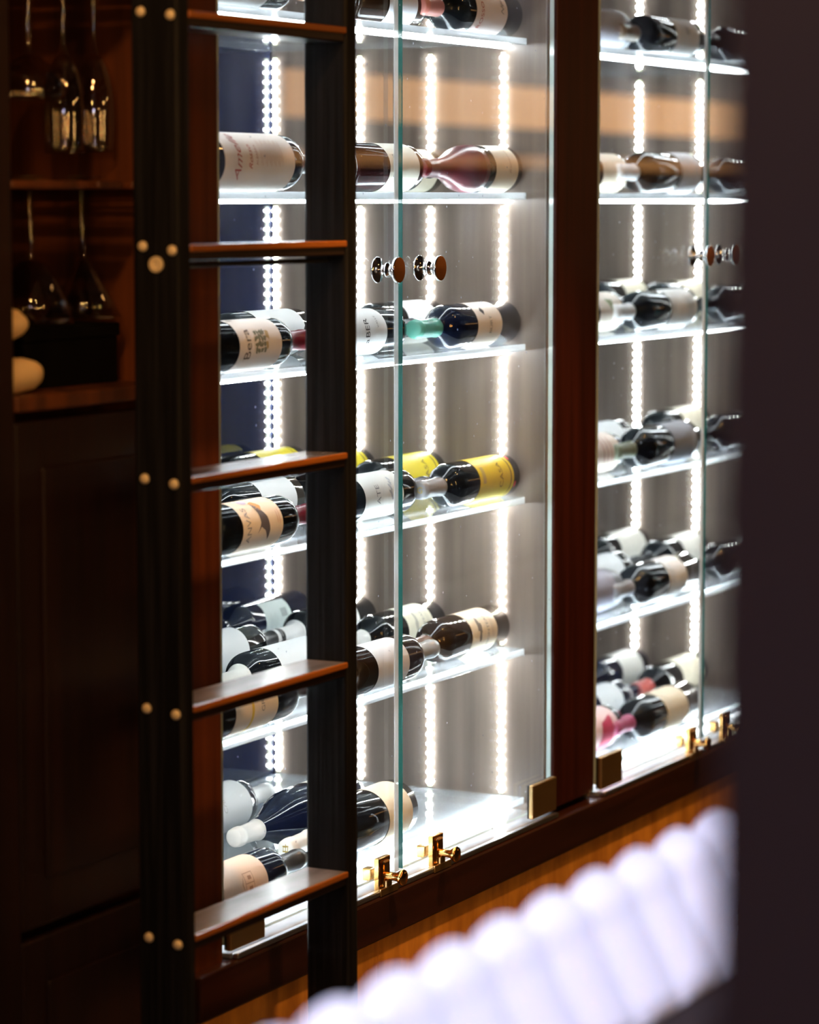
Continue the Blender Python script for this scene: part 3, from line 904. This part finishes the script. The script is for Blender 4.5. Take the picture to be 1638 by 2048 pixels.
bottle('cream-labelled bottle with a green triangle on the third shelf ' + R_, 0.910, YM, Z3, 1, lab=(0.085, 0.195), lcol=(0.80, 0.72, 0.62), cap=(0.85, 0.85, 0.85),
       prints=[('green_triangle', [poly([(0.016, 0.018), (-0.012, -0.004), (0.014, -0.014)])], (0.30, 0.36, 0.20))], **kwB)
bottle('bottle with white capsule and pale grey label on the third shelf ' + R_, 1.420, YR, Z3, -1, L=0.365, lab=(0.02, 0.150), lcol=(0.70, 0.69, 0.66), cap=(0.86, 0.86, 0.86), cap_t=0.77, **kwB)
bottle('bottle in the second row at the right of the third shelf ' + R_, XQ, YB, Z3, -1, lab=(0.03, 0.15), lcol=CREAM, r=0.040, **kwB)
bottle('bottle in the third row at the right of the third shelf ' + R_, XQ, YC, Z3, -1, lab=(0.03, 0.15), lcol=CREAM, r=0.040, **kwB)
bottle('nearly black bottle at the right end of the third shelf ' + R_, XQ, YA + 0.02, Z3, -1, lab=(0.03, 0.13), lcol=(0.1, 0.1, 0.1), **kwB)
bottle('cream-labelled bottle with red stripes on the fourth shelf ' + R_, 0.900, YM, Z4, 1, lab=(0.085, 0.195), lcol=(0.80, 0.68, 0.58), cap=(0.6, 0.6, 0.58),
       prints=[('red_stripes', [rect(0, 0.022 - 0.018 * i, 0.05, 0.004) for i in range(3)], (0.45, 0.16, 0.12))], **kwB)
bottle('bottle with olive neck and slate label on the fourth shelf ' + R_, 1.432, YR, Z4, -1, r=0.0395, L=0.365, lab=(0.025, 0.150), lcol=(0.17, 0.19, 0.24), cap=(0.16, 0.18, 0.12), cap_t=0.77, **kwB)
bottle('white-labelled bottle in the second row of the fourth shelf ' + R_, 1.215, YB, Z4, 1, lab=(0.03, 0.17), lcol=WHITE, **kwB)
bottle('cream-labelled bottle, second row, right of the fourth shelf ' + R_, XQ, YB, Z4, -1, lab=(0.03, 0.16), lcol=CREAM, r=0.040, **kwB)
bottle('nearly black bottle at the right end of the fourth shelf ' + R_, XQ, YA + 0.02, Z4, -1, lab=(0.03, 0.13), lcol=(0.1, 0.1, 0.1), **kwB)
bottle('slate grey bottle on the fifth shelf ' + R_, 0.900, YM, Z5, 1, r=0.040, glass='steel', lab=(0.03, 0.18), lcol=(0.30, 0.30, 0.38), cap=(0.2, 0.2, 0.22), **kwB)
bottle('dark bottle with grey capsule and white label on the fifth shelf ' + R_, 1.432, YR, Z5, -1, r=0.040, L=0.37, lab=(0.075, 0.165), lcol=WHITE, cap=(0.30, 0.31, 0.33), cap_t=0.77, **kwB)
bottle('white-labelled bottle in the second row of the fifth shelf ' + R_, 1.215, YB, Z5, 1, lab=(0.03, 0.17), lcol=WHITE, **kwB)
bottle('bottle in the second row at the right of the fifth shelf ' + R_, XQ, YB, Z5, -1, lab=(0.03, 0.15), lcol=(0.72, 0.68, 0.6), **kwB)
bottle('bottle in the third row at the right of the fifth shelf ' + R_, XQ, YC, Z5, -1, lab=(0.03, 0.16), lcol=(0.72, 0.68, 0.6), **kwB)
bottle('nearly black bottle at the right end of the fifth shelf ' + R_, XQ, YA + 0.02, Z5, -1, lab=(0.03, 0.13), lcol=(0.1, 0.1, 0.1), **kwB)
bottle('bottle with a pink and red label on the lowest shelf ' + R_, 0.895, YM, Z6, 1, r=0.040, lab=(0.05, 0.195), lcol=(0.80, 0.60, 0.62), cap=(0.40, 0.05, 0.12),
       prints=[('red_patch', [poly([(-0.05, -0.05), (0.02, -0.05), (0.006, 0.0), (-0.05, 0.02)])], (0.48, 0.03, 0.09))], **kwB)
bottle('black bottle with magenta capsule and cream label on the lowest shelf ' + R_, 1.445, YR, Z6, -1, r=0.0405, L=0.375, lab=(0.075, 0.185), lcol=(0.80, 0.70, 0.52), cap=(0.45, 0.10, 0.20), cap_t=0.77, **kwB)
bottle('white-labelled bottle in the second row of the lowest shelf ' + R_, 1.215, YB, Z6, 1, lab=(0.06, 0.17), lcol=WHITE, glass='navy', **kwB)
bottle('red-capsuled bottle, second row, right of the lowest shelf ' + R_, XQ, YB, Z6, -1, L=0.34, lab=(0.03, 0.15), lcol=(0.74, 0.66, 0.5), cap=(0.55, 0.07, 0.05), cap_t=0.77, **kwB)
bottle('bottle in the third row at the right of the lowest shelf ' + R_, XQ, YC, Z6, -1, lab=(0.04, 0.15), lcol=(0.70, 0.68, 0.62), glass='navy', **kwB)

# ------------------------------------------------------------------ foreground: bench and column
bn = thing('bench', (-2.1, -1.35, 0.0), 'dark bench with a white ribbed leather headrest, blurred in the foreground', 'bench')
X0, P, NCH = -2.575, 0.0945, 11
DZ = -0.036
for i in range(NCH):
    xc = X0 + P * (i + 0.5)
    bm = bmesh.new()
    nA, nB = 10, 14
    grid = []
    for a in range(nA + 1):
        s = a / nA
        ang = s * PI
        row = []
        for b in range(nB + 1):
            tpar = b / nB
            # path: over the rounded top, then down the leaning face
            px_ = xc + (s - 0.5) * P
            bul = 0.0125 * math.sin(ang) ** 0.7
            if tpar < 0.3:
                q = tpar / 0.3 * PI / 2
                yb, zb = -1.140 - 0.025 * math.sin(q), 0.975 + 0.025 * math.cos(q) * 1.0
                ny, nz = -math.sin(q), math.cos(q)
            else:
                q = (tpar - 0.3) / 0.7
                yb, zb = -1.165 - 0.044 * q, 0.975 - 0.082 * q
                ny, nz = -0.88, 0.47
                if q > 0.85:
                    bul *= math.sqrt(max(0, 1 - ((q - 0.85) / 0.15) ** 2))
            row.append(bm.verts.new((px_, yb + ny * bul, zb + nz * bul + DZ)))
        grid.append(row)
    for a in range(nA):
        for b in range(nB):
            bm.faces.new((grid[a][b], grid[a + 1][b], grid[a + 1][b + 1], grid[a][b + 1]))
    bmesh.ops.recalc_face_normals(bm, faces=bm.faces)
    link('headrest_channel', bm, M['channel'], bn, True)
bm = bmesh.new()
pts = [(-1.139, 0.99), (-1.160, 0.972), (-1.218, 0.868), (-1.30, 0.50), (-1.24, 0.42), (-1.10, 0.42), (-1.10, 0.97)]
vsL = [[bm.verts.new((x, y, z + (DZ if z > 0.6 else 0))) for y, z in pts] for x in (X0, X0 + P * NCH)]
for i in range(len(pts)):
    j = (i + 1) % len(pts)
    bm.faces.new((vsL[0][i], vsL[0][j], vsL[1][j], vsL[1][i]))
bm.faces.new(vsL[0])
bm.faces.new(list(reversed(vsL[1])))
bmesh.ops.recalc_face_normals(bm, faces=bm.faces)
link('back', bm, M['bench_dark'], bn)
link('seat', box(X0, X0 + P * NCH, -1.78, -1.235, 0.34, 0.47, 0.03, 3), M['bench_dark'], bn)
link('plinth', box(X0 + 0.03, X0 + P * NCH - 0.03, -1.70, -1.12, 0.0, 0.34, 0.004), M['bench_dark'], bn)

cl = thing('column', (-2.91, -1.80, 0.0), 'dark plum painted column blurred along the right edge, closest to the camera', 'column')
link('shaft', box(-2.997, -2.82, -1.94, -1.690, 0.08, 2.87, 0.006), M['column'], cl)
link('base_block', box(-2.999, -2.818, -1.942, -1.688, 0.0, 0.08, 0.004), M['column'], cl)
link('capital_block', box(-3.007, -2.81, -1.95, -1.680, 2.87, 2.95, 0.004), M['column'], cl)
